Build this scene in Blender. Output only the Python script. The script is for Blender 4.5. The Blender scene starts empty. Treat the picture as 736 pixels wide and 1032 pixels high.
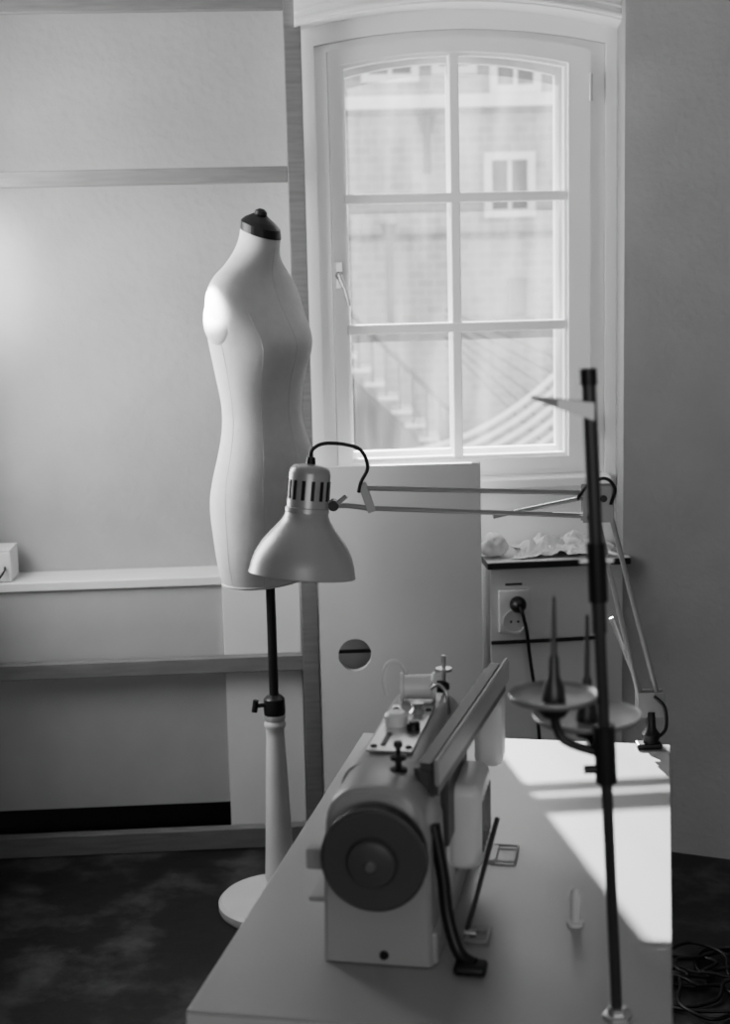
import bpy, bmesh, math, random, bisect
from mathutils import Vector, Matrix, noise
random.seed(4)
C=bpy.context.scene.collection
# ------------------------------------------------------------------ materials
def mat(name,g,rough=0.6,metal=0.0,var=0.06,scale=8.0,bump=0.0,bscale=60.0,spec=0.5):
    m=bpy.data.materials.new(name); m.use_nodes=True
    nt=m.node_tree; b=nt.nodes['Principled BSDF']
    b.inputs['Roughness'].default_value=rough; b.inputs['Metallic'].default_value=metal
    b.inputs['Specular IOR Level'].default_value=spec
    tc=nt.nodes.new('ShaderNodeTexCoord'); n=nt.nodes.new('ShaderNodeTexNoise')
    n.inputs['Scale'].default_value=scale; n.inputs['Detail'].default_value=5
    nt.links.new(tc.outputs['Object'],n.inputs['Vector'])
    r=nt.nodes.new('ShaderNodeValToRGB')
    lo=g*(1-var); hi=min(1,g*(1+var))
    r.color_ramp.elements[0].position=.3; r.color_ramp.elements[1].position=.7
    r.color_ramp.elements[0].color=(lo,lo,lo,1)
    r.color_ramp.elements[1].color=(hi,hi,hi,1)
    nt.links.new(n.outputs['Fac'],r.inputs['Fac']); nt.links.new(r.outputs['Color'],b.inputs['Base Color'])
    if bump>0:
        n2=nt.nodes.new('ShaderNodeTexNoise'); n2.inputs['Scale'].default_value=bscale; n2.inputs['Detail'].default_value=4
        nt.links.new(tc.outputs['Object'],n2.inputs['Vector'])
        bp=nt.nodes.new('ShaderNodeBump'); bp.inputs['Strength'].default_value=bump; bp.inputs['Distance'].default_value=.004
        nt.links.new(n2.outputs['Fac'],bp.inputs['Height']); nt.links.new(bp.outputs['Normal'],b.inputs['Normal'])
    return m
M_wall=mat('plaster_wall',.35,.85,var=.05,scale=6,bump=.6,bscale=45)
M_wallr=mat('plaster_right',.32,.9,var=.05,scale=6,bump=.45,bscale=60)
M_white=mat('white_paint',.68,.45,var=.02)
M_winwhite=mat('window_paint',.95,.4,var=.01)
M_panel=mat('grey_panel',.40,.6,var=.04)
M_recess=mat('recess_shade',.05,.8)  # shade of the gap under the panel, put into a near-black base colour
M_board=mat('white_board',.66,.5,var=.02)
M_table=mat('table_laminate',.42,.3,var=.03,scale=4)
M_tedge=mat('table_edge',.6,.5)
M_cloth=mat('linen_cloth',.60,.9,var=.03,scale=40,bump=.3,bscale=500)
M_seam=mat('seam_thread',.52,.9)
M_black=mat('black_plastic',.018,.4)
M_dark=mat('dark_metal',.06,.35,metal=.6)
M_pole=mat('stand_tube',.08,.35,metal=.3)
M_steel=mat('steel',.6,.3,metal=.9)
M_arm=mat('lamp_arm_metal',.38,.4,metal=.4)
M_shade=mat('lamp_enamel',.5,.33,metal=.3,var=.02)
M_grey=mat('machine_enamel',.38,.32,var=.02)
M_greyd=mat('machine_wheel',.10,.38,var=.05)
M_light=mat('machine_cream',.75,.35,var=.02)
M_turned=mat('painted_wood',.6,.45,var=.04)
M_ceil=mat('ceiling_paint',.6,.9)
M_plastic=mat('plastic_film',.85,.25,var=.12,scale=30,bump=.5,bscale=40,spec=.8)
M_socket=mat('socket_plastic',.65,.3)
M_pipe=mat('ext_pipe',.15,.6)
M_extwhite=mat('ext_white',.8,.7)
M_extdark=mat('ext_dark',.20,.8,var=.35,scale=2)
M_ground=mat('ext_ground',.4,.9)
def wood(name,g):
    m=mat(name,g,.55); nt=m.node_tree
    n=[x for x in nt.nodes if x.type=='TEX_NOISE'][0]
    mp=nt.nodes.new('ShaderNodeMapping'); mp.inputs['Scale'].default_value=(1.2,12,12)
    tc=[x for x in nt.nodes if x.type=='TEX_COORD'][0]
    nt.links.new(tc.outputs['Object'],mp.inputs['Vector']); nt.links.new(mp.outputs['Vector'],n.inputs['Vector'])
    r=[x for x in nt.nodes if x.type=='VALTORGB'][0]
    r.color_ramp.elements[0].color=(g*.85,)*3+(1,); r.color_ramp.elements[1].color=(g*1.1,)*3+(1,)
    return m
M_wood=wood('pine_batten',.19)
M_floor=mat('worn_floor',.03,.42,var=.3,scale=3,bump=.35,bscale=18)
nt=M_floor.node_tree; r=[x for x in nt.nodes if x.type=='VALTORGB'][0]
n=[x for x in nt.nodes if x.type=='TEX_NOISE'][0]; n.inputs['Scale'].default_value=4.5; n.inputs['Detail'].default_value=12; n.inputs['Roughness'].default_value=.62
r.color_ramp.elements[0].position=.48; r.color_ramp.elements[0].color=(.022,.022,.022,1)
r.color_ramp.elements[1].position=.76; r.color_ramp.elements[1].color=(.14,.14,.14,1)
M_brick=bpy.data.materials.new('ext_brick'); M_brick.use_nodes=True
nt=M_brick.node_tree; b=nt.nodes['Principled BSDF']; b.inputs['Roughness'].default_value=.9
tc=nt.nodes.new('ShaderNodeTexCoord'); mp=nt.nodes.new('ShaderNodeMapping'); mp.inputs['Rotation'].default_value=(math.pi/2,0,0)
bk=nt.nodes.new('ShaderNodeTexBrick'); bk.inputs['Scale'].default_value=3.6
bk.inputs['Color1'].default_value=(.44,.44,.44,1); bk.inputs['Color2'].default_value=(.35,.35,.35,1); bk.inputs['Mortar'].default_value=(.50,.50,.50,1)
bk.inputs['Mortar Size'].default_value=.02
nt.links.new(tc.outputs['Object'],mp.inputs['Vector']); nt.links.new(mp.outputs['Vector'],bk.inputs['Vector']); nt.links.new(bk.outputs['Color'],b.inputs['Base Color'])
# window glass: mostly transparent, bright haze put in as a thin sun-scattering dust film
M_glass=bpy.data.materials.new('hazy_glass'); M_glass.use_nodes=True
nt=M_glass.node_tree; nt.nodes.clear()
o=nt.nodes.new('ShaderNodeOutputMaterial'); mx=nt.nodes.new('ShaderNodeMixShader'); t=nt.nodes.new('ShaderNodeBsdfTransparent'); g=nt.nodes.new('ShaderNodeBsdfTranslucent')
g.inputs['Color'].default_value=(.9,.9,.9,1)
tc=nt.nodes.new('ShaderNodeTexCoord'); mp=nt.nodes.new('ShaderNodeMapping'); mp.inputs['Scale'].default_value=(6,1,1.1)
nn=nt.nodes.new('ShaderNodeTexNoise'); nn.inputs['Scale'].default_value=1.6; nn.inputs['Detail'].default_value=3
mr=nt.nodes.new('ShaderNodeMapRange'); mr.inputs['From Min'].default_value=.38; mr.inputs['From Max'].default_value=.68; mr.inputs['To Min'].default_value=.035; mr.inputs['To Max'].default_value=.15
nt.links.new(tc.outputs['Object'],mp.inputs['Vector']); nt.links.new(mp.outputs['Vector'],nn.inputs['Vector']); nt.links.new(nn.outputs['Fac'],mr.inputs['Value']); nt.links.new(mr.outputs['Result'],mx.inputs[0])
nt.links.new(t.outputs[0],mx.inputs[1]); nt.links.new(g.outputs[0],mx.inputs[2]); nt.links.new(mx.outputs[0],o.inputs['Surface'])

# ------------------------------------------------------------------ geometry helpers
def link(me,name,mt,parent=None,smooth=False,loc=(0,0,0),rot=(0,0,0)):
    o=bpy.data.objects.new(name,me); C.objects.link(o)
    if mt: me.materials.append(mt)
    o.location=loc; o.rotation_euler=rot
    if parent: o.parent=parent
    if smooth:
        for p in me.polygons: p.use_smooth=True
    return o
def empty(name,loc=(0,0,0),rz=0):
    e=bpy.data.objects.new(name,None); C.objects.link(e); e.location=loc; e.rotation_euler=(0,0,rz); e.empty_display_size=.1
    return e
def from_bm(bm,name,mt,parent=None,smooth=False,loc=(0,0,0),rot=(0,0,0)):
    bmesh.ops.recalc_face_normals(bm,faces=bm.faces)
    me=bpy.data.meshes.new(name); bm.to_mesh(me); bm.free()
    return link(me,name,mt,parent,smooth,loc,rot)
def box(name,x0,x1,y0,y1,z0,z1,mt,parent=None,bev=0,seg=2,rot=(0,0,0)):
    bm=bmesh.new(); bmesh.ops.create_cube(bm,size=1)
    cx,cy,cz=(x0+x1)/2,(y0+y1)/2,(z0+z1)/2
    for v in bm.verts: v.co=Vector((v.co.x*(x1-x0),v.co.y*(y1-y0),v.co.z*(z1-z0)))
    if bev>0: bmesh.ops.bevel(bm,geom=bm.edges[:],offset=bev,segments=seg,affect='EDGES',profile=.5)
    o=from_bm(bm,name,mt,parent,False,(cx,cy,cz),rot)
    if bev>0 and seg>2:
        for p in o.data.polygons: p.use_smooth=True
    return o
def prism(name,poly,a0,a1,mt,plane='XZ',parent=None):
    bm=bmesh.new()
    f=(lambda p,a:(p[0],a,p[1])) if plane=='XZ' else (lambda p,a:(p[0],p[1],a))
    A=[bm.verts.new(f(p,a0)) for p in poly]; B=[bm.verts.new(f(p,a1)) for p in poly]
    bm.faces.new(A); bm.faces.new(B[::-1]); n=len(poly)
    for i in range(n): bm.faces.new([A[i],A[(i+1)%n],B[(i+1)%n],B[i]])
    return from_bm(bm,name,mt,parent)
def ring(name,outer,inner,y0,y1,mt,parent=None,plane='XZ'):
    bm=bmesh.new(); n=len(outer)
    f=(lambda p,a:(p[0],a,p[1])) if plane=='XZ' else (lambda p,a:(a,p[0],p[1]))
    O0=[bm.verts.new(f(p,y0)) for p in outer]; O1=[bm.verts.new(f(p,y1)) for p in outer]
    I0=[bm.verts.new(f(p,y0)) for p in inner]; I1=[bm.verts.new(f(p,y1)) for p in inner]
    for i in range(n):
        j=(i+1)%n
        for q in ([O0[i],O0[j],I0[j],I0[i]],[O1[i],I1[i],I1[j],O1[j]],[O0[i],O1[i],O1[j],O0[j]],[I0[i],I0[j],I1[j],I1[i]]):
            bm.faces.new(q)
    return from_bm(bm,name,mt,parent)
NA=20
def arch(x0,x1,z0,zs,zc):
    pts=[(x0,z0),(x1,z0)]
    for i in range(NA+1):
        u=i/NA; x=x1+(x0-x1)*u; pts.append((x,zs+(zc-zs)*(1-(2*u-1)**2)))
    return pts
def rectlike(x0,x1,z0,z1):
    pts=[(x0,z0),(x1,z0)]
    for i in range(NA+1): pts.append((x1+(x0-x1)*i/NA,z1))
    return pts
def lathe(name,prof,mt,parent=None,loc=(0,0,0),rot=(0,0,0),seg=40,smooth=True):
    bm=bmesh.new(); rings=[]
    for r,z in prof:
        if r<1e-6: rings.append([bm.verts.new((0,0,z))])
        else: rings.append([bm.verts.new((r*math.cos(2*math.pi*i/seg),r*math.sin(2*math.pi*i/seg),z)) for i in range(seg)])
    for a,b in zip(rings,rings[1:]):
        for i in range(seg):
            j=(i+1)%seg
            if len(a)==1 and len(b)==1: continue
            if len(a)==1: bm.faces.new([a[0],b[i],b[j]])
            elif len(b)==1: bm.faces.new([a[i],a[j],b[0]])
            else: bm.faces.new([a[i],a[j],b[j],b[i]])
    o=from_bm(bm,name,mt,parent,smooth,loc,rot)
    if smooth: o.data.set_sharp_from_angle(angle=math.radians(40))
    return o
def catmull(P,n=8):
    P=[Vector(p) for p in P]; out=[]
    for i in range(len(P)-1):
        p0=P[max(i-1,0)];p1=P[i];p2=P[i+1];p3=P[min(i+2,len(P)-1)]
        for k in range(n):
            t=k/n
            out.append(.5*((2*p1)+(p2-p0)*t+(2*p0-5*p1+4*p2-p3)*t*t+(3*p1-p0-3*p2+p3)*t**3))
    out.append(P[-1]); return out
def tube(name,pts,r,mt,parent=None,smoothn=0,seg=12,r1=None):
    P=catmull(pts,smoothn) if smoothn else [Vector(p) for p in pts]
    bm=bmesh.new(); rings=[]; up=None; N=len(P)
    for i,p in enumerate(P):
        d=(P[min(i+1,N-1)]-P[max(i-1,0)]).normalized()
        if up is None:
            up=Vector((0,0,1)) if abs(d.z)<.9 else Vector((1,0,0))
        s=d.cross(up).normalized(); up=s.cross(d).normalized()
        rr=r if r1 is None else r+(r1-r)*i/(N-1)
        rings.append([bm.verts.new(p+(s*math.cos(2*math.pi*k/seg)+up*math.sin(2*math.pi*k/seg))*rr) for k in range(seg)])
    for a,b in zip(rings,rings[1:]):
        for k in range(seg): bm.faces.new([a[k],a[(k+1)%seg],b[(k+1)%seg],b[k]])
    bm.faces.new(rings[0]); bm.faces.new(rings[-1])
    o=from_bm(bm,name,mt,parent,True)
    o.data.set_sharp_from_angle(angle=math.radians(50))
    return o
def bar(name,p0,p1,w,h,mt,parent=None,bev=.002):
    p0=Vector(p0);p1=Vector(p1); d=p1-p0; L=d.length
    bm=bmesh.new(); bmesh.ops.create_cube(bm,size=1)
    for v in bm.verts: v.co=Vector((v.co.x*w,v.co.y*L,v.co.z*h))
    if bev: bmesh.ops.bevel(bm,geom=bm.edges[:],offset=bev,segments=3,affect='EDGES')
    o=from_bm(bm,name,mt,parent,False,(p0+p1)/2)
    yaw=math.atan2(-d.x,d.y); pitch=math.asin(d.z/L)
    o.rotation_euler=(pitch,0,yaw); return o

# ------------------------------------------------------------------ room shell
H=2.6; XL=-1.12
box('floor',XL-.1,2.4,-2.1,4.35,-.1,0,M_floor)
box('ceiling',XL-.1,2.4,-2.1,4.35,H,H+.1,M_ceil)
LP=(-.3,3.955,0); LA=math.radians(3)
wl=empty('wall_back_left',LP,LA)
box('plaster',-.86,.145,.2,.32,0,H,M_wall,wl)
lg=empty('wall_ledge',LP,LA)
box('ledge_top',-.812,-.0965,.045,.199,.745,.77,M_white,lg,.003)
box('lower_panel',-.812,-.0965,.055,.07,.12,.745,M_panel,lg)
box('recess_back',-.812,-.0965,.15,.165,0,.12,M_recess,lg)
cb=box('white_upright_board',-.095,.118,.04,.06,0,.785,M_board,None,.002)
cb.location=Matrix.Rotation(LA,4,'Z')@Vector(cb.location)+Vector(LP); cb.rotation_euler=(0,0,LA)
fr=empty('wooden_stud_frame',LP,LA)
box('post',.12,.165,-.005,.04,0,2.55,M_wood,fr,.002)
for i,(z,h) in enumerate([(2.275,.045),(1.84,.04),(.53,.042),(.03,.058)]):
    box('rail_%d'%(i+1),-.812,.12,0,.036,z-h/2,z+h/2,M_wood,fr,.002)
bl=box('small_white_box',-.80,-.665,.06,.17,.771,.855,M_white,None,.004)
bl.location=Matrix.Rotation(LA,4,'Z')@Vector(bl.location)+Vector(LP); bl.rotation_euler=(0,0,LA)
box('lid',-.067,.067,-.055,.055,.0425,.047,M_board,bl,.001)
tube('lead',[(.05,-.056,0),(.05,-.07,-.01),(.03,-.072,-.035)],.003,M_black,bl,4,8)

WP=(.28,4.08,0); WA=math.radians(5)
ww=empty('wall_window',WP,WA)
opn=arch(-.387,.394,1.015,2.17,2.21)
ring('plaster',rectlike(-.45,.44,0,H),opn,0,.22,M_winwhite,ww)
ap=[(-.44,H)]+[( -.44+.87*i/NA, 2.205+.055*(1-(2*i/NA-1)**2)) for i in range(NA+1)]+[(.43,H)]
prism('arched_header',ap,-.11,0,M_winwhite,'XZ',ww)
for k,(dz,yy,rr) in enumerate([(.012,-.112,.007),(.034,-.112,.005)]):
    tube('moulding_%d'%(k+1),[( -.44+.87*i/NA, yy, 2.205+dz+.055*(1-(2*i/NA-1)**2)) for i in range(NA+1)],rr,M_winwhite,ww,0,8)
wn=empty('window_1',WP,WA)
f1=arch(-.353,.352,1.032,2.155,2.192)
ring('frame',arch(-.386,.393,1.016,2.169,2.209),f1,.012,.11,M_winwhite,wn)
s_o=arch(-.351,.350,1.034,2.153,2.190); s_i=arch(-.3175,.291,1.066,2.12,2.152)
ring('sash',s_o,s_i,-.004,.05,M_winwhite,wn)
ring('sash_bead',s_i,arch(-.309,.283,1.075,2.112,2.144),.012,.04,M_winwhite,wn)
ring('outer_sash',arch(-.345,.345,1.04,2.15,2.186),arch(-.30,.275,1.085,2.10,2.135),.09,.12,M_winwhite,wn)
box('muntin_vertical',-.029,-.003,.006,.044,1.07,2.146,M_winwhite,wn,.003)
box('muntin_upper',-.315,.288,.004,.042,1.762,1.788,M_winwhite,wn,.003)
box('muntin_lower',-.315,.288,.004,.042,1.415,1.441,M_winwhite,wn,.003)
box('outer_muntin_vertical',-.024,-.008,.095,.115,1.07,2.13,M_winwhite,wn)
box('outer_muntin_upper',-.30,.28,.095,.115,1.768,1.784,M_winwhite,wn)
box('outer_muntin_lower',-.30,.28,.095,.115,1.421,1.437,M_winwhite,wn)
bm=bmesh.new(); bm.faces.new([bm.verts.new((p[0],.06,p[1])) for p in arch(-.345,.345,1.04,2.15,2.186)])
from_bm(bm,'glass_pane',M_glass,wn)
box('sill',-.40,.40,-.05,.01,.985,1.012,M_winwhite,wn,.004)
lathe('latch_rose',[(0,0),(.011,0),(.011,.006),(.006,.012),(.006,.03),(0,.03)],M_steel,wn,(-.336,-.004,1.575),(math.pi/2,0,0),20)
tube('latch_handle',[(-.338,-.03,1.580),(-.333,-.034,1.565),(-.322,-.036,1.535),(-.312,-.036,1.495)],.006,M_steel,wn,4,10,.005)
box('latch_plate',-.345,-.327,-.008,-.003,1.54,1.61,M_steel,wn,.001)
for i,z in enumerate((2.02,1.12)):
    lathe('hinge_%d'%(i+1),[(0,0),(.005,0),(.005,.07),(0,.07)],M_steel,wn,(.351,-.008,z),(0,0,0),12)
prism('wall_right',[(.688,3.912),(2.3,3.224),(2.3,4.35),(.72,4.35)],0,H,M_wallr,'XY')
box('wall_side_right',2.3,2.4,-2.1,4.35,0,H,M_wall)
box('wall_rear',XL-.1,2.4,-2.1,-2.0,0,H,M_wall)
wsl=empty('wall_left')
ring('plaster',[(-2.1,0),(4.35,0),(4.35,H),(-2.1,H)],[(2.95,1.0),(3.9,1.0),(3.9,2.2),(2.95,2.2)],XL-.1,XL,M_wall,wsl,'YZ')
w2=empty('window_2')
ring('frame',[(2.952,1.002),(3.898,1.002),(3.898,2.198),(2.952,2.198)],[(2.99,1.04),(3.86,1.04),(3.86,2.16),(2.99,2.16)],XL-.07,XL-.03,M_winwhite,w2,'YZ')
box('mullion',XL-.065,XL-.035,3.41,3.44,1.04,2.16,M_winwhite,w2)

# ------------------------------------------------------------------ under-window counter
ct=empty('window_counter',WP,WA)
box('top',.02,.405,-.235,-.001,.80,.816,M_dark,ct,.001)
box('top_sheet',.021,.404,-.234,-.002,.8165,.819,M_board,ct)
box('front_panel',.03,.335,-.215,-.2,0,.8,M_board,ct)
box('side_panel',.337,.405,-.2,-.185,0,.8,M_white,ct)
box('inner_side',.03,.045,-.2,-.002,0,.8,M_board,ct)
so=empty('wall_socket',WP,WA)
box('plate',.05,.135,-.226,-.2155,.625,.74,M_socket,so,.004,3)
lathe('socket_ring',[(.033,0),(.033,.004),(.029,.004),(.027,-.003),(0,-.003)],M_socket,so,(.092,-.228,.655),(math.pi/2,0,0),30)
for i,dx in enumerate((-.0095,.0095)):
    lathe('pin_hole_%d'%(i+1),[(0,0),(.003,0),(.003,.002),(0,.002)],M_black,so,(.092+dx,-.2265,.655),(math.pi/2,0,0),12)
lathe('plug',[(0,0),(.021,0),(.022,.012),(.017,.03),(.008,.038),(0,.038)],M_black,so,(.100,-.227,.703),(math.pi/2,0,0),24)
tube('plug_cable',[(.100,-.262,.703),(.103,-.28,.69),(.115,-.275,.64),(.125,-.27,.56),(.14,-.27,.45),(.15,-.28,.3),(.17,-.29,.01)],.0045,M_black,so,8,10)
box('label',.07,.115,-.2165,-.2152,.752,.757,M_black,so)
wc=tube('wall_cable',[(.03,-.221,.598),(.2,-.221,.598),(.334,-.221,.600)],.005,M_black,None,4,8)
wc.location=WP; wc.rotation_euler=(0,0,WA)
bm=bmesh.new(); bmesh.ops.create_grid(bm,x_segments=110,y_segments=80,size=1)
for v in bm.verts:
    x,y=v.co.x,v.co.y
    e=1+.22*noise.noise(Vector((x*1.7,y*1.7,5)))
    a1=abs(noise.noise(Vector((x*2.3+y,y*3.1,1)))); a2=abs(noise.noise(Vector((x*6,y*5-x*2,3)))); a3=abs(noise.noise(Vector((x*15,y*13,7))))
    fall=max(0,1-.75*(x*x+y*y))
    h=.002+fall*(.045*a1*1.6+.016)+.012*a2+.005*a3
    v.co=Vector((x*.128*e,y*.085*e,max(.001,h)))
from_bm(bm,'crumpled_plastic_bag',M_plastic,None,False,(.540,3.975,.8205))
bm=bmesh.new(); bmesh.ops.create_icosphere(bm,subdivisions=4,radius=1)
for v in bm.verts:
    d=v.co.normalized(); k=1+.3*noise.noise(d*1.5+Vector((8,0,0)))+.12*noise.noise(d*4)
    v.co=Vector((d.x*.033*k,d.y*.033*k,max(d.z,-.6)*.036*k))
mz=min(v.co.z for v in bm.verts)
for v in bm.verts: v.co.z-=mz
from_bm(bm,'white_paper_bundle',M_plastic,None,True,(.345,3.93,.8205))

# ------------------------------------------------------------------ leaning board with hole
bd=empty('panel_with_cable_hole',(0,3.86,0),math.radians(2))
n=64; cx,cz,rr=-.036,.575,.044; X0,X1,Z0,Z1=-.128,.306,0.0,1.083
outer=[];inner=[]
angs=sorted([2*math.pi*i/n for i in range(n)]+[math.atan2(z-cz,x-cx)%(2*math.pi) for x in (X0,X1) for z in (Z0,Z1)])
for a in angs:
    c,s=math.cos(a),math.sin(a); ts=[]
    if c>1e-9: ts.append((X1-cx)/c)
    if c<-1e-9: ts.append((X0-cx)/c)
    if s>1e-9: ts.append((Z1-cz)/s)
    if s<-1e-9: ts.append((Z0-cz)/s)
    t=min(ts); outer.append((cx+c*t,cz+s*t)); inner.append((cx+c*rr,cz+s*rr))
ring('board',outer,inner,0,.02,M_board,bd)
box('inner_rail',-.12,.30,.031,.04,.572,.58,M_black,bd)
box('backing',-.12,.30,.051,.058,.3,.9,M_panel,bd)

# ------------------------------------------------------------------ dress form
df=empty('dress_form',(-.243,3.56,0),math.radians(-35))   # local +x = front
R=[(.847,-.004,.122,.085),(.90,-.0,.139,.094),(.95,.004,.148,.10),(1.056,.006,.153,.104),(1.11,.007,.147,.099),(1.155,.009,.135,.093),(1.21,.007,.118,.084),(1.25,.004,.110,.080),(1.29,.003,.111,.081),(1.34,.001,.118,.087),(1.39,-.001,.127,.092),(1.43,-.003,.136,.093),(1.48,-.007,.146,.086),(1.53,-.012,.147,.074),(1.56,-.013,.136,.066),(1.585,-.012,.115,.060),(1.605,-.006,.088,.055),(1.625,.001,.066,.051),(1.645,.008,.052,.047),(1.665,.014,.048,.045),(1.688,.018,.046,.044)]
def cubic(tb,z):
    zs=[r[0] for r in tb]; i=max(0,min(len(tb)-2,bisect.bisect(zs,z)-1))
    p=[tb[max(0,i-1)],tb[i],tb[i+1],tb[min(len(tb)-1,i+2)]]
    h=p[2][0]-p[1][0]; t=(z-p[1][0])/h; out=[]
    for k in (1,2,3):
        m1=(p[2][k]-p[0][k])/max(1e-6,(p[2][0]-p[0][0]))*h; m2=(p[3][k]-p[1][k])/max(1e-6,(p[3][0]-p[1][0]))*h
        t2=t*t;t3=t2*t
        out.append((2*t3-3*t2+1)*p[1][k]+(t3-2*t2+t)*m1+(-2*t3+3*t2)*p[2][k]+(t3-t2)*m2)
    return out
def fpt(z,a,off=0):
    o_,w,d=cubic(R,z)
    e=2/2.2
    c,s=math.cos(a),math.sin(a)
    x=d*math.copysign(abs(c)**e,c); y=w*math.copysign(abs(s)**e,s)
    for sg in (1,-1):
        da=(a-sg*.52+math.pi)%(2*math.pi)-math.pi
        x+=.023*math.exp(-((z-1.42)/.062)**2)*math.exp(-(da/.62)**2)
    g_=.014*math.exp(-((z-1.03)/.07)**2)
    if c<0: x-=g_*(-c)**2
    v=Vector((x,y,0))
    if off: v+=v.normalized()*off
    tl=max(0,min(1,(z-1.60)/.07)); zz=z-.36*v.x*tl
    return Vector((v.x+o_,v.y,zz))
bm=bmesh.new(); NZ=90; NS=72; rg=[]
for i in range(NZ+1):
    z=.847+(1.688-.847)*i/NZ
    rg.append([bm.verts.new(fpt(z,2*math.pi*k/NS)) for k in range(NS)])
for a,b in zip(rg,rg[1:]):
    for k in range(NS): bm.faces.new([a[k],a[(k+1)%NS],b[(k+1)%NS],b[k]])
bm.faces.new(rg[0]); bm.faces.new(rg[-1])
o=from_bm(bm,'torso',M_cloth,df,True); o.data.set_sharp_from_angle(angle=math.radians(60))
for i,a in enumerate((0,math.pi/2,-math.pi/2,math.pi,-.75,.75)):
    z1=1.66 if abs(a)<.1 or a==math.pi else 1.50
    tube('seam_%d'%(i+1),[fpt(.85+(z1-.85)*k/50,a,.0) for k in range(51)],.0006,M_seam,df,0,6)
tube('hem',[fpt(.852,2*math.pi*k/60,.0) for k in range(61)],.002,M_seam,df,0,8)
for sg,nm in ((-1,'arm_plate_right'),(1,'arm_plate_left')):
    bm=bmesh.new(); bmesh.ops.create_uvsphere(bm,u_segments=32,v_segments=20,radius=1)
    for v in bm.verts: v.co=Vector((v.co.x*.050,v.co.y*.026,v.co.z*.068))
    from_bm(bm,nm,M_cloth,df,True,(-.012,sg*.1195,1.492),(math.radians(sg*10),0,0))
def tilted(nm,z0,z1,r0,r1,mt):
    bm=bmesh.new(); A=[];B=[];off=.018
    for (z,r,L) in ((z0,r0,A),(z1,r1,B)):
        for k in range(40):
            a=2*math.pi*k/40; x=r*math.cos(a); L.append(bm.verts.new((off+x,r*math.sin(a),z-.36*x)))
    for k in range(40): bm.faces.new([A[k],A[(k+1)%40],B[(k+1)%40],B[k]])
    bm.faces.new(A); bm.faces.new(B)
    return from_bm(bm,nm,mt,df,False)
tilted('neck_cap',1.680,1.700,.048,.046,M_black)
tilted('neck_cap_dome',1.700,1.710,.046,.036,M_black)
tilted('neck_cap_cone',1.710,1.722,.036,.018,M_black)
lathe('neck_knob',[(0,0),(.014,0),(.012,.005),(.016,.010),(.014,.018),(.007,.023),(0,.024)],M_black,df,(.016,0,1.714),(0,.3,0),24)
lathe('pole',[(0,.50),(.0115,.50),(.0115,.86),(0,.86)],M_dark,df,(.005,.005,0),seg=20)
lathe('collar',[(.012,.505),(.026,.505),(.027,.52),(.026,.548),(.018,.556),(.0115,.558)],M_dark,df,(.005,.005,0),seg=28)
lathe('turned_column',[(0,.028),(.045,.028),(.05,.035),(.048,.05),(.036,.058),(.034,.07),(.038,.085),(.037,.11),(.034,.18),(.030,.28),(.026,.38),(.0225,.45),(.022,.47),(.027,.478),(.027,.486),(.023,.492),(.027,.50),(.027,.508),(0,.508)],M_turned,df,(.005,.005,0))
lathe('base',[(0,0),(.155,0),(.158,.006),(.158,.022),(.150,.030),(.06,.032),(0,.032)],M_turned,df,(.005,.005,0),seg=64)
tube('clamp_screw',[(-.005,-.014,.535),(-.023,-.036,.535)],.005,M_dark,df)
tube('clamp_lever',[(-.021,-.034,.55),(-.025,-.037,.52)],.007,M_dark,df)

# ------------------------------------------------------------------ sewing table
TA=math.radians(-11.5); TP=(-.222,1.615,0)
tb=empty('sewing_table',TP,TA); TW,TL,TZ=.555,1.05,.75
box('top',0,TW,0,TL,TZ-.028,TZ,M_table,tb,.002)
box('edge_front',.001,TW-.001,-.003,-.0003,TZ-.026,TZ-.003,M_tedge,tb)
for i,(x,y) in enumerate(((.06,.1),(TW-.06,.1),(.06,TL-.1),(TW-.06,TL-.1))):
    box('leg_%d'%(i+1),x-.02,x+.02,y-.025,y+.025,.03,TZ-.028,M_dark,tb,.003)
for i,y in enumerate((.1,TL-.1)):
    box('foot_%d'%(i+1),.02,TW-.02,y-.03,y+.03,0,.03,M_dark,tb,.004)
box('crossbar',.24,.29,.1,TL-.1,.22,.25,M_dark,tb,.003)
box('apron',.04,TW-.04,.09,.11,.62,TZ-.028,M_dark,tb)

# ------------------------------------------------------------------ sewing machine
sm=empty('sewing_machine',(-.066,1.73,TZ),TA)
def rbox(nm,x0,x1,y0,y1,z0,z1,mt,b):
    return box(nm,x0,x1,y0,y1,z0,z1,mt,sm,b,5)
rbox('bed',.002,.144,.006,.42,0.001,.045,M_grey,.006)
def loftXZ(nm,secs,mt,ang=35):
    bm=bmesh.new(); rg=[]
    for y,pts in secs: rg.append([bm.verts.new((p[0],y,p[1])) for p in pts])
    m=len(rg[0])
    for a,b in zip(rg,rg[1:]):
        for k in range(m): bm.faces.new([a[k],a[(k+1)%m],b[(k+1)%m],b[k]])
    bm.faces.new(rg[0]); bm.faces.new(rg[-1])
    o=from_bm(bm,nm,mt,sm,True); o.data.set_sharp_from_angle(angle=math.radians(ang)); return o
def colsec(ins):
    cx=.070; pts=[(cx-.070+ins,.002),(cx+.070-ins,.002),(cx+.069-ins,.05),(cx+.066-ins,.16)]
    for i in range(17):
        a=math.pi*i/16; ex=math.copysign(abs(math.cos(a))**.7,math.cos(a)); ez=abs(math.sin(a))**.85
        pts.append((cx+(.064-ins)*ex,.166+(.063-ins)*ez))
    pts+= [(cx-.066+ins,.16),(cx-.069+ins,.05)]
    return pts
loftXZ('column',[(.0,colsec(.007)),(.003,colsec(.003)),(.009,colsec(.0006)),(.014,colsec(0)),(.115,colsec(0)),(.120,colsec(.003))],M_grey)
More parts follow.
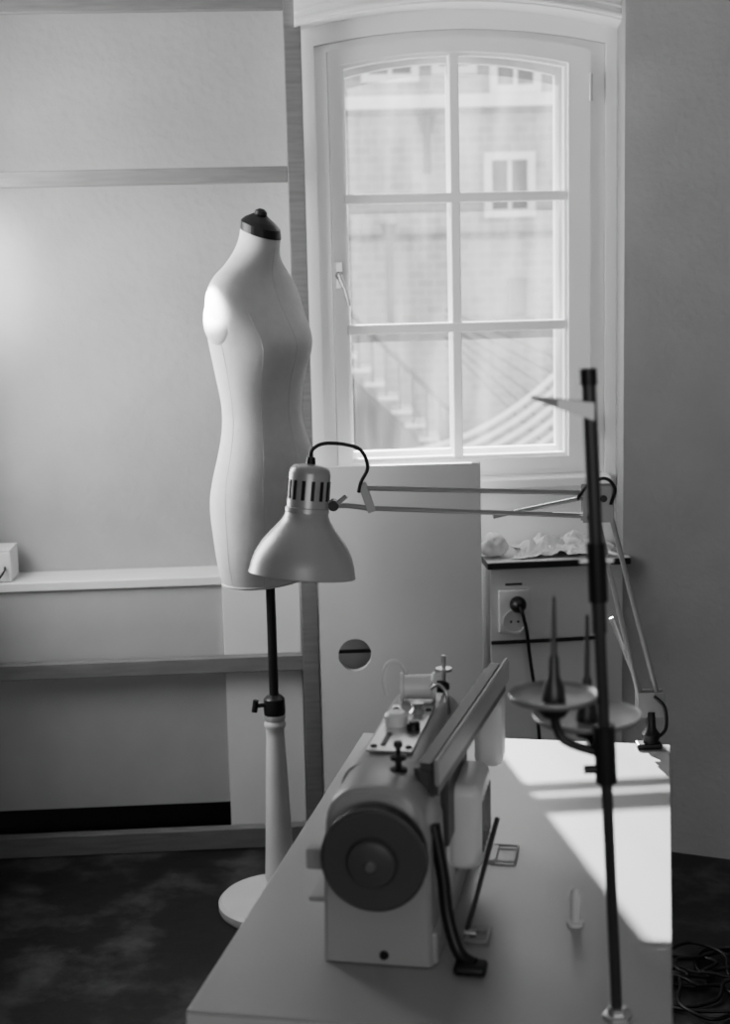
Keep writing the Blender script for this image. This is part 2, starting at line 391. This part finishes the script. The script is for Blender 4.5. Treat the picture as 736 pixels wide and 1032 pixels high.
def armsec(w,zb,zt):
    pts=[(.068-w*.9,zb),(.068+w*.9,zb),(.068+w,zb+.012)]
    hm=(zt-zb)*.55
    for i in range(15):
        a=math.pi*i/14; ex=math.copysign(abs(math.cos(a))**.55,math.cos(a)); ez=abs(math.sin(a))**.7
        pts.append((.068+w*ex,zb+hm+(zt-zb-hm)*ez))
    pts.append((.068-w,zb+.012)); return pts
loftXZ('arm',[(.10,armsec(.063,.10,.226)),(.14,armsec(.058,.125,.228)),(.19,armsec(.052,.138,.229)),(.25,armsec(.050,.14,.229)),(.33,armsec(.052,.135,.230)),(.41,armsec(.052,.135,.229)),(.425,armsec(.048,.14,.224))],M_grey)
rbox('head',.018,.114,.335,.42,.075,.19,M_grey,.012)
rbox('face_plate',.022,.110,.42,.428,.085,.19,M_steel,.003)
tube('needle_bar',[(.066,.38,.05),(.066,.38,.09)],.004,M_steel,sm)
box('presser_foot',.055,.078,.365,.395,.0455,.053,M_steel,sm,.001)
box('needle_plate',.03,.11,.33,.41,.0452,.047,M_steel,sm)
lathe('hand_wheel',[(0,-.004),(.018,-.004),(.02,0),(.050,.0),(.056,-.004),(.062,0),(.0645,.008),(.0645,.024),(.060,.03),(0,.03)],M_greyd,sm,(.074,-.008,.150),(math.pi/2,0,0),64)
lathe('wheel_rim',[(.056,0),(.060,.003),(.0645,0),(.0645,-.02),(.056,-.02)],M_greyd,sm,(.074,-.034,.150),(math.pi/2,0,0),64)
lathe('wheel_clutch',[(0,.014),(.017,.014),(.028,.011),(.031,.006),(.031,0),(0,0)],M_greyd,sm,(.074,-.037,.150),(math.pi/2,0,0),48)
lathe('wheel_screw',[(0,.006),(.005,.006),(.007,.003),(.007,0),(0,0)],M_steel,sm,(.074,-.051,.150),(math.pi/2,0,0),20)
lathe('wheel_boss',[(0,0),(.045,0),(.05,.012),(0,.012)],M_grey,sm,(.074,.003,.150),(math.pi/2,0,0),40)
bar('rear_cover',(.122,.06,.214),(.168,.46,.240),.030,.05,M_greyd,sm,.008)
bar('rear_cover_lip',(.137,.06,.228),(.184,.46,.254),.006,.035,M_grey,sm,.002)
rbox('take_up_housing',.140,.182,.395,.455,.12,.222,M_light,.014)
rbox('motor',.128,.176,.19,.31,.045,.165,M_light,.016)
rbox('motor_mount',.125,.14,.14,.33,.10,.20,M_greyd,.004)
for i in range(5):
    box('motor_vent_%d'%(i+1),.1755,.177,.205+i*.02,.213+i*.02,.07,.14,M_black,sm)
tube('drive_strap',[(.136,.04,.17),(.148,.03,.11),(.155,.02,.06),(.17,.008,.02),(.19,.0,.010)],.008,M_black,sm,6,10)
rbox('pedal_plug',.165,.205,-.018,.012,0.001,.014,M_black,.006)
rbox('stitch_lever',-.020,-.0,.01,.03,.115,.142,M_grey,.003)
rbox('bed_extension',-.028,.004,.05,.11,.055,.062,M_grey,.002)
lathe('base_screw',[(0,.003),(.005,.003),(.006,0),(0,0)],M_black,sm,(.078,-.000,.014),(math.pi/2,0,0),16)
lathe('thread_knob',[(0,0),(.011,0),(.011,.004),(.004,.006),(.004,.014),(.010,.016),(.010,.020),(.003,.022),(.003,.030),(.006,.033),(.005,.039),(0,.04)],M_black,sm,(.088,.07,.226),seg=24)
box('top_plate',.034,.095,.13,.33,.2285,.232,M_steel,sm,.001)
for i in range(4):
    lathe('plate_screw_%d'%(i+1),[(0,.003),(.004,.002),(.005,0),(0,0)],M_dark,sm,(.042+.046*(i%2),.145+.165*(i//2),.232),seg=12)
box('stitch_slot',.05,.056,.15,.2,.2322,.2335,M_black,sm)
lathe('tension_dial',[(0,.018),(.012,.018),(.016,.014),(.016,0),(0,0)],M_light,sm,(.055,.24,.232),seg=32)
lathe('winder_stop',[(0,.012),(.006,.012),(.009,.009),(.009,0),(0,0)],M_dark,sm,(.082,.22,.232),seg=24)
lathe('bobbin_spool',[(0,0),(.021,0),(.021,.004),(.017,.006),(.018,.045),(.021,.047),(.021,.051),(0,.051)],M_light,sm,(.04,.36,.250),(0,math.pi/2,.15),32)
lathe('spool_pin_cap',[(0,0),(.009,0),(.009,.01),(.004,.018),(0,.018)],M_black,sm,(.092,.368,.250),(0,math.pi/2,.15),20)
tube('carry_bail',[(.012,.40,.225),(.008,.40,.25),(.014,.40,.272),(.030,.40,.276),(.040,.40,.262),(.040,.40,.235)],.0035,M_white,sm,6,10)
tube('thread_spike',[(.096,.41,.225),(.096,.41,.285)],.003,M_steel,sm)
tube('thread_hook',[(.115,.33,.22),(.112,.33,.25),(.10,.335,.262),(.088,.34,.255)],.0025,M_steel,sm,5,8)
lathe('spike_disc',[(0,0),(.012,0),(.012,.004),(0,.004)],M_steel,sm,(.096,.41,.262),seg=20)
lathe('guide_disc',[(0,0),(.011,0),(.006,.006),(.01,.014),(0,.016)],M_steel,sm,(.074,.30,.232),seg=20)

# ------------------------------------------------------------------ little things on the table
kr=empty('lifter_rod',(.129,1.786,TZ),TA)
tube('rod',[(-.012,.0,.008),(.015,.12,.115)],.0035,M_pole,kr)
pl=ring('plate',[(-.012,-.022),(.018,-.022),(.018,.022),(-.012,.022)],[(-.007,-.015),(.013,-.015),(.013,.015),(-.007,.015)],0,.003,M_arm,kr)
pl.rotation_euler=(math.pi/2,0,0); pl.location=(0,0,.0035)
tube('pivot',[(-.016,0,.006),(.0,0,.006)],.005,M_steel,kr)
wb=empty('wire_bracket',(.19,2.051,TZ),TA)
tube('wire',[(-.018,-.03,.003),(.018,-.03,.003),(.018,.03,.003),(-.018,.03,.003)],.002,M_arm,wb,0,8)
box('tab',-.022,-.01,-.032,.032,.0,.004,M_arm,wb)
sp=empty('thread_cone_pin',(.26,1.817,TZ),0)
lathe('pin_base',[(0,0),(.011,0),(.011,.004),(.007,.006),(0,.006)],M_light,sp,seg=24)
lathe('pin',[(0,.006),(.0065,.006),(.007,.035),(.005,.046),(.002,.05),(0,.051)],M_light,sp,seg=24)

# ------------------------------------------------------------------ thread stand
ts=empty('thread_stand',(0,0,0))
pb=Vector((.273,1.575,TZ)); pt=Vector((.239,1.575,1.487))
def pol(z): return pb+(pt-pb)*((z-TZ)/(pt.z-TZ))
tube('pole',[pb+Vector((0,0,.001)),pol(1.36)],.0062,M_pole,ts,0,16)
tube('pole_upper',[pol(1.20),pol(1.475)],.0078,M_pole,ts,0,16)
tube('top_cap',[pol(1.47),pol(1.487)],.0095,M_black,ts,0,16)
tube('joint_collar',[pol(1.235),pol(1.30)],.0105,M_black,ts,0,16)
tube('joint_screw',[pol(1.28)+Vector((-.018,0,0)),pol(1.28)+Vector((.018,0,0))],.004,M_steel,ts)
lathe('base_nut',[(0,0),(.017,0),(.017,.004),(.011,.005),(.011,.013),(0,.013)],M_steel,ts,tuple(pb),seg=6,smooth=False)
q=pol(1.45)
bm=bmesh.new()
pr=[(q.x+.004,q.y-.010),(q.x+.004,q.y+.012),(q.x-.035,q.y+.012),(q.x-.062,q.y+.002),(q.x-.035,q.y-.010)]
A=[bm.verts.new((p[0],p[1],1.452+(q.x-p[0])*.12)) for p in pr]; B=[bm.verts.new((p[0],p[1],1.434+(q.x-p[0])*.36)) for p in pr]
bm.faces.new(A); bm.faces.new(B[::-1])
for i in range(5): bm.faces.new([A[i],A[(i+1)%5],B[(i+1)%5],B[i]])
from_bm(bm,'guide_blade',M_shade,ts)
def tray(nm,c,r,hh):
    lathe(nm+'_tray',[(0,.0),(r*.6,.0),(r*.94,.004),(r,.009),(r*.985,.011),(r*.92,.0065),(r*.6,.0025),(0,.0025)],M_arm,ts,c,seg=48)
    lathe(nm+'_hub',[(0,-.016),(.012,-.016),(.02,-.006),(.02,0),(0,0)],M_dark,ts,c,seg=24)
    lathe(nm+'_spindle',[(0,.002),(.013,.002),(.011,.018),(.0065,.030),(.0055,.05),(.0035,.055),(.0022,hh),(0,hh+.004)],M_pole,ts,c,seg=20)
tray('front',(.204,1.591,1.118),.050,.118)
tray('rear',(.250,1.652,1.075),.063,.125)
tube('arm_front',[(.204,1.591,1.104),(.215,1.588,1.075),tuple(pol(1.062))],.005,M_dark,ts,5)
tube('arm_rear',[(.250,1.652,1.060),(.254,1.62,1.052),tuple(pol(1.052))],.005,M_dark,ts,5)
tube('tray_bracket',[pol(1.03),pol(1.095)],.012,M_dark,ts,0,16)
tube('bracket_screw',[pol(1.045)+Vector((-.024,0,0)),pol(1.045)],.005,M_dark,ts)

# ------------------------------------------------------------------ architect lamp
dl=empty('architect_desk_lamp',(0,0,0))
box('clamp_top',.468,.512,2.505,2.532,.7505,.760,M_black,dl,.003)
lathe('swivel',[(0,.76),(.014,.76),(.016,.775),(.009,.785),(.007,.815),(0,.815)],M_black,dl,(.494,2.520,0),seg=24)
P0=Vector((.494,2.53,.815)); E=Vector((.409,2.53,1.197)); J=Vector((.0,2.455,1.234))
dn=(E-P0).normalized(); nrm=Vector((dn.z,0,-dn.x))
for s_,nm in ((-1,'a'),(1,'b')):
    off=nrm*.016*s_
    tube('lower_bar_'+nm,[P0+off+Vector((0,0,.012)),E+off*(1 if s_<0 else .4)],.0045,M_arm,dl)
for i,off in enumerate((.012,-.012)):
    box('lower_fork_%d'%(i+1),P0.x-.024,P0.x+.024,P0.y+off-.0015,P0.y+off+.0015,.805,.850,M_arm,dl,.001)
    box('elbow_plate_%d'%(i+1),E.x-.035,E.x+.018,E.y+off-.0015,E.y+off+.0015,E.z-.042,E.z+.022,M_arm,dl,.001)
tube('elbow_bolt',[E+Vector((0,-.018,0)),E+Vector((0,.018,0))],.006,M_dark,dl)
tube('elbow_bolt_low',[E+Vector((-.024,-.018,-.032)),E+Vector((-.024,.018,-.032))],.005,M_dark,dl)
tube('upper_bar_a',[E+Vector((.012,0,.006)),J],.0044,M_arm,dl)
tube('upper_bar_b',[E+Vector((-.024,0,-.032)),J+Vector((.006,0,-.034))],.0044,M_arm,dl)
tube('tension_rod',[E+Vector((-.02,.012,.0)),E+Vector((-.19,-.02,-.026))],.0038,M_arm,dl)
tube('lower_tension_rod',[P0+Vector((-.014,.012,.03)),P0+dn*.17+Vector((-.03,.012,.0))],.0038,M_arm,dl)
for i,off in enumerate((.008,-.008)):
    bar('head_link_%d'%(i+1),J+Vector((.012,off,-.040)),J+Vector((-.004,off,.008)),.0025,.014,M_arm,dl,.001)
tube('head_arm',[J+Vector((.004,0,-.034)),J+Vector((-.028,-.006,-.028)),Vector((-.060,2.44,1.208))],.0045,M_arm,dl,4)
lathe('head_knuckle',[(0,-.012),(.009,-.012),(.009,.012),(0,.012)],M_dark,dl,(-.052,2.441,1.209),(math.pi/2,0,0),20)
tube('wing_screw',[(-.045,2.425,1.214),(-.030,2.425,1.226)],.004,M_arm,dl)
hd=empty('lamp_head',(-.107,2.42,1.096)); hd.parent=dl; hd.rotation_euler=(math.radians(-5),math.radians(6),0)
shade=[(.088,.0),(.0895,.001),(.0885,.004),(.086,.018),(.081,.034),(.072,.052),(.060,.068),(.048,.082),(.040,.092),(.0365,.100),(.035,.108)]
inn=[(r-.0015,z) for r,z in shade[::-1]]
lathe('shade',shade+inn+[shade[0]],M_shade,hd,seg=72)
lathe('shade_band',[(.035,.104),(.0365,.105),(.0365,.112),(.035,.113)],M_shade,hd,seg=48)
lathe('cap',[(.0345,.108),(.0345,.168),(.033,.176),(.027,.182),(.012,.185),(0,.185)],M_shade,hd,seg=48)
for i in range(14):
    a=2*math.pi*i/14
    b_=box('vent_slot_%d'%(i+1),-.0012,.0012,-.0028,.0028,-.016,.016,M_black,hd)
    b_.location=(.0345*math.cos(a),.0345*math.sin(a),.142); b_.rotation_euler=(0,0,a)
lathe('cable_gland',[(0,.185),(.008,.185),(.007,.196),(0,.197)],M_black,hd,seg=16)
lathe('bulb',[(0,.03),(.015,.034),(.027,.05),(.028,.062),(.02,.082),(.013,.092),(.013,.108),(0,.108)],M_socket,hd,seg=32)
tube('lamp_cable',[(-.088,2.437,1.288),(-.084,2.437,1.303),(-.065,2.44,1.312),(-.03,2.445,1.309),(-.004,2.447,1.298),(.006,2.449,1.27),(-.006,2.447,1.245),(-.010,2.447,1.228)],.0032,M_black,dl,8,10)
tube('elbow_cable',[E+Vector((-.045,-.016,.0)),E+Vector((-.03,-.02,.022)),E+Vector((.0,-.022,.036)),E+Vector((.018,-.022,.018)),E+Vector((.012,-.018,-.01))],.0028,M_black,dl,8,8)
tube('base_cable',[P0+Vector((.004,-.018,.03)),P0+Vector((.022,-.02,.01)),P0+Vector((.026,-.012,-.03)),(.506,2.525,.765)],.003,M_black,dl,8,8)

# ------------------------------------------------------------------ cables on the floor
pts=[]
for i in range(70):
    a=i*.42; r_=.10+.06*math.sin(i*.7)+.02*math.sin(i*1.9)
    pts.append((.74+r_*1.3*math.cos(a)+.04*math.sin(i*.31),3.10+r_*math.sin(a),.007+.010*(1+math.sin(i*.9))))
tube('tangled_cables',pts,.0045,M_black,None,5,8)

# ------------------------------------------------------------------ exterior
fa=empty('neighbour_building',(0,12,0))
box('brick_wall',-6,9,0,.3,-3,4.3,M_brick,fa)
def extwin(i,x0,x1,z0,z1):
    ring('ext_frame_%d'%i,[(x0,z0),(x1,z0),(x1,z1),(x0,z1)],[(x0+.06,z0+.06),(x1-.06,z0+.06),(x1-.06,z1-.06),(x0+.06,z1-.06)],-.06,.0,M_extwhite,fa)
    box('ext_glass_%d'%i,x0+.06,x1-.06,-.03,-.005,z0+.06,z1-.06,M_extdark,fa)
    box('ext_bar_%d'%i,(x0+x1)/2-.015,(x0+x1)/2+.015,-.05,-.031,z0+.06,z1-.06,M_extwhite,fa)
extwin(1,.05,.50,3.0,3.5); extwin(2,1.05,1.45,2.9,3.5); extwin(3,1.0,1.40,1.95,2.45); extwin(4,-1.6,-.9,2.0,2.7); extwin(5,2.3,2.9,2.1,2.8)
extwin(6,2.3,2.9,.4,1.2); extwin(7,.6,.95,3.05,3.5)
box('ext_band',-6,9,-.05,0,2.80,2.90,M_extwhite,fa)
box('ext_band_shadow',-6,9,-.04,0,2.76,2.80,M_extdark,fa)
box('ext_band_dark',-6,9,-.03,0,1.80,1.84,M_pipe,fa)
tube('downpipe_1',[(.55,-.08,2.3),(.55,-.08,2.62)],.03,M_pipe,fa)
lathe('downpipe_hopper',[(0,0),(.04,0),(.07,.14),(0,.14)],M_pipe,fa,(.55,-.08,2.60),seg=16)
tube('downpipe_2',[(.24,-.08,1.1),(.24,-.08,1.82)],.03,M_pipe,fa)
lathe('downpipe_hopper_2',[(0,0),(.03,0),(.07,.12),(0,.12)],M_pipe,fa,(.24,-.08,1.80),seg=16)
box('meter_box',1.17,1.32,-.15,0,1.2,1.48,M_pipe,fa)
box('meter_shelf',1.08,1.38,-.2,0,1.12,1.17,M_pipe,fa)
for i in range(6):
    tube('facade_wire_%d'%(i+1),[(.62,-1.0,1.02+i*.05),(1.5+.05*i,-1.0,.1+i*.13)],.008,M_pipe,fa)
st=empty('exterior_railing',(0,0,0))
for i in range(5):
    tube('rail_%d'%(i+1),[(-.3,9.6,.08+i*.06),(.5,9.6,.16+i*.07),(1.0,9.6,.34+i*.085),(1.4,9.6,.62+i*.10)],.018,M_extwhite,st,6)
for i,x in enumerate((-.3,.5,1.4)):
    tube('post_%d'%(i+1),[(x,9.62,-3.0),(x,9.62,.4+max(0,x-.4)*.6)],.02,M_extwhite,st)
es=empty('exterior_staircase',(0,0,0))
prism('side_wall',[(-1.5,-3.0),(1.6,-3.0),(1.6,-.05),(.7,.02),(-.1,.75),(-1.5,.9)],11.3,11.9,M_extdark,'XZ',es)
for i in range(9):
    x=-.12+i*.10; z=.95-i*.105
    box('tread_%d'%(i+1),x-.06,x+.09,11.1,11.5,z-.03,z,M_extwhite,es)
    box('baluster_%d'%(i+1),x-.01,x+.01,11.1,11.14,z,z+.38,M_pipe,es)
tube('handrail',[(-.2,11.12,1.38),(.75,11.12,.42)],.018,M_pipe,es)
box('exterior_ground',-8,10,4.5,12.5,-3.2,-3.0,M_ground)
box('low_roof',-3,4,7,9.2,-3.0,-.25,M_extwhite)

# ------------------------------------------------------------------ lights
W=bpy.data.worlds.new('sky'); bpy.context.scene.world=W; W.use_nodes=True
bg=W.node_tree.nodes['Background']; bg.inputs[0].default_value=(.95,.95,.95,1); bg.inputs[1].default_value=1.35
def aim(o,d): o.rotation_euler=Vector(d).to_track_quat('-Z','Y').to_euler()
s=bpy.data.lights.new('sun','SUN'); s.energy=14; s.angle=math.radians(.5); so_=bpy.data.objects.new('sun',s); C.objects.link(so_); so_.location=(0,9,8); aim(so_,(.155,-1,-.56))
def area(nm,loc,d,sx,sy,e):
    l=bpy.data.lights.new(nm,'AREA'); l.shape='RECTANGLE'; l.size=sx; l.size_y=sy; l.energy=e
    o=bpy.data.objects.new(nm,l); C.objects.link(o); o.location=loc; aim(o,d); return o
area('daylight_left',(XL-.12,3.42,1.6),(1,0,0),.9,1.15,22)
area('room_fill',(.3,-1.6,1.7),(0,1,-.12),2.0,1.2,18)  # added fill from behind the camera; the rear wall has no window
def spot(nm,loc,tgt,e,deg,bl,sz):
    l=bpy.data.lights.new(nm,'SPOT'); l.energy=e; l.spot_size=math.radians(deg); l.spot_blend=bl; l.shadow_soft_size=sz
    o=bpy.data.objects.new(nm,l); C.objects.link(o); o.location=loc; aim(o,Vector(tgt)-Vector(loc))
spot('shoulder_spot',(-1.05,3.05,2.1),(-.350,3.46,1.515),420,5.5,.6,.01)  # added spot for the bright shoulder patch, which the sun cannot reach
spot('wall_glow',(-1.02,3.35,1.75),(-1.12,4.11,1.60),42,42,1,.08)  # added spot that brightens the left wall, no fixture there

# ------------------------------------------------------------------ camera
cam=bpy.data.cameras.new('camera'); co=bpy.data.objects.new('camera',cam); C.objects.link(co)
cam.sensor_fit='HORIZONTAL'; cam.sensor_width=24; cam.lens=24*1500/736
th=math.radians(9.4); rho=.024
w=Vector((0,math.cos(th),-math.sin(th))); rr_=Vector((1,0,0)); dd=-rr_.cross(w)
right=rr_*math.cos(rho)+dd*math.sin(rho); down=dd*math.cos(rho)-rr_*math.sin(rho)
m=Matrix((right,-down,-w)).transposed().to_4x4(); m.translation=Vector((0,0,1.6))
co.matrix_world=m
cam.dof.use_dof=True; cam.dof.focus_distance=2.9; cam.dof.aperture_fstop=4.2
bpy.context.scene.camera=co
vs=bpy.context.scene.view_settings
vs.view_transform='AgX'; vs.look='AgX - Medium High Contrast'; vs.exposure=0.38
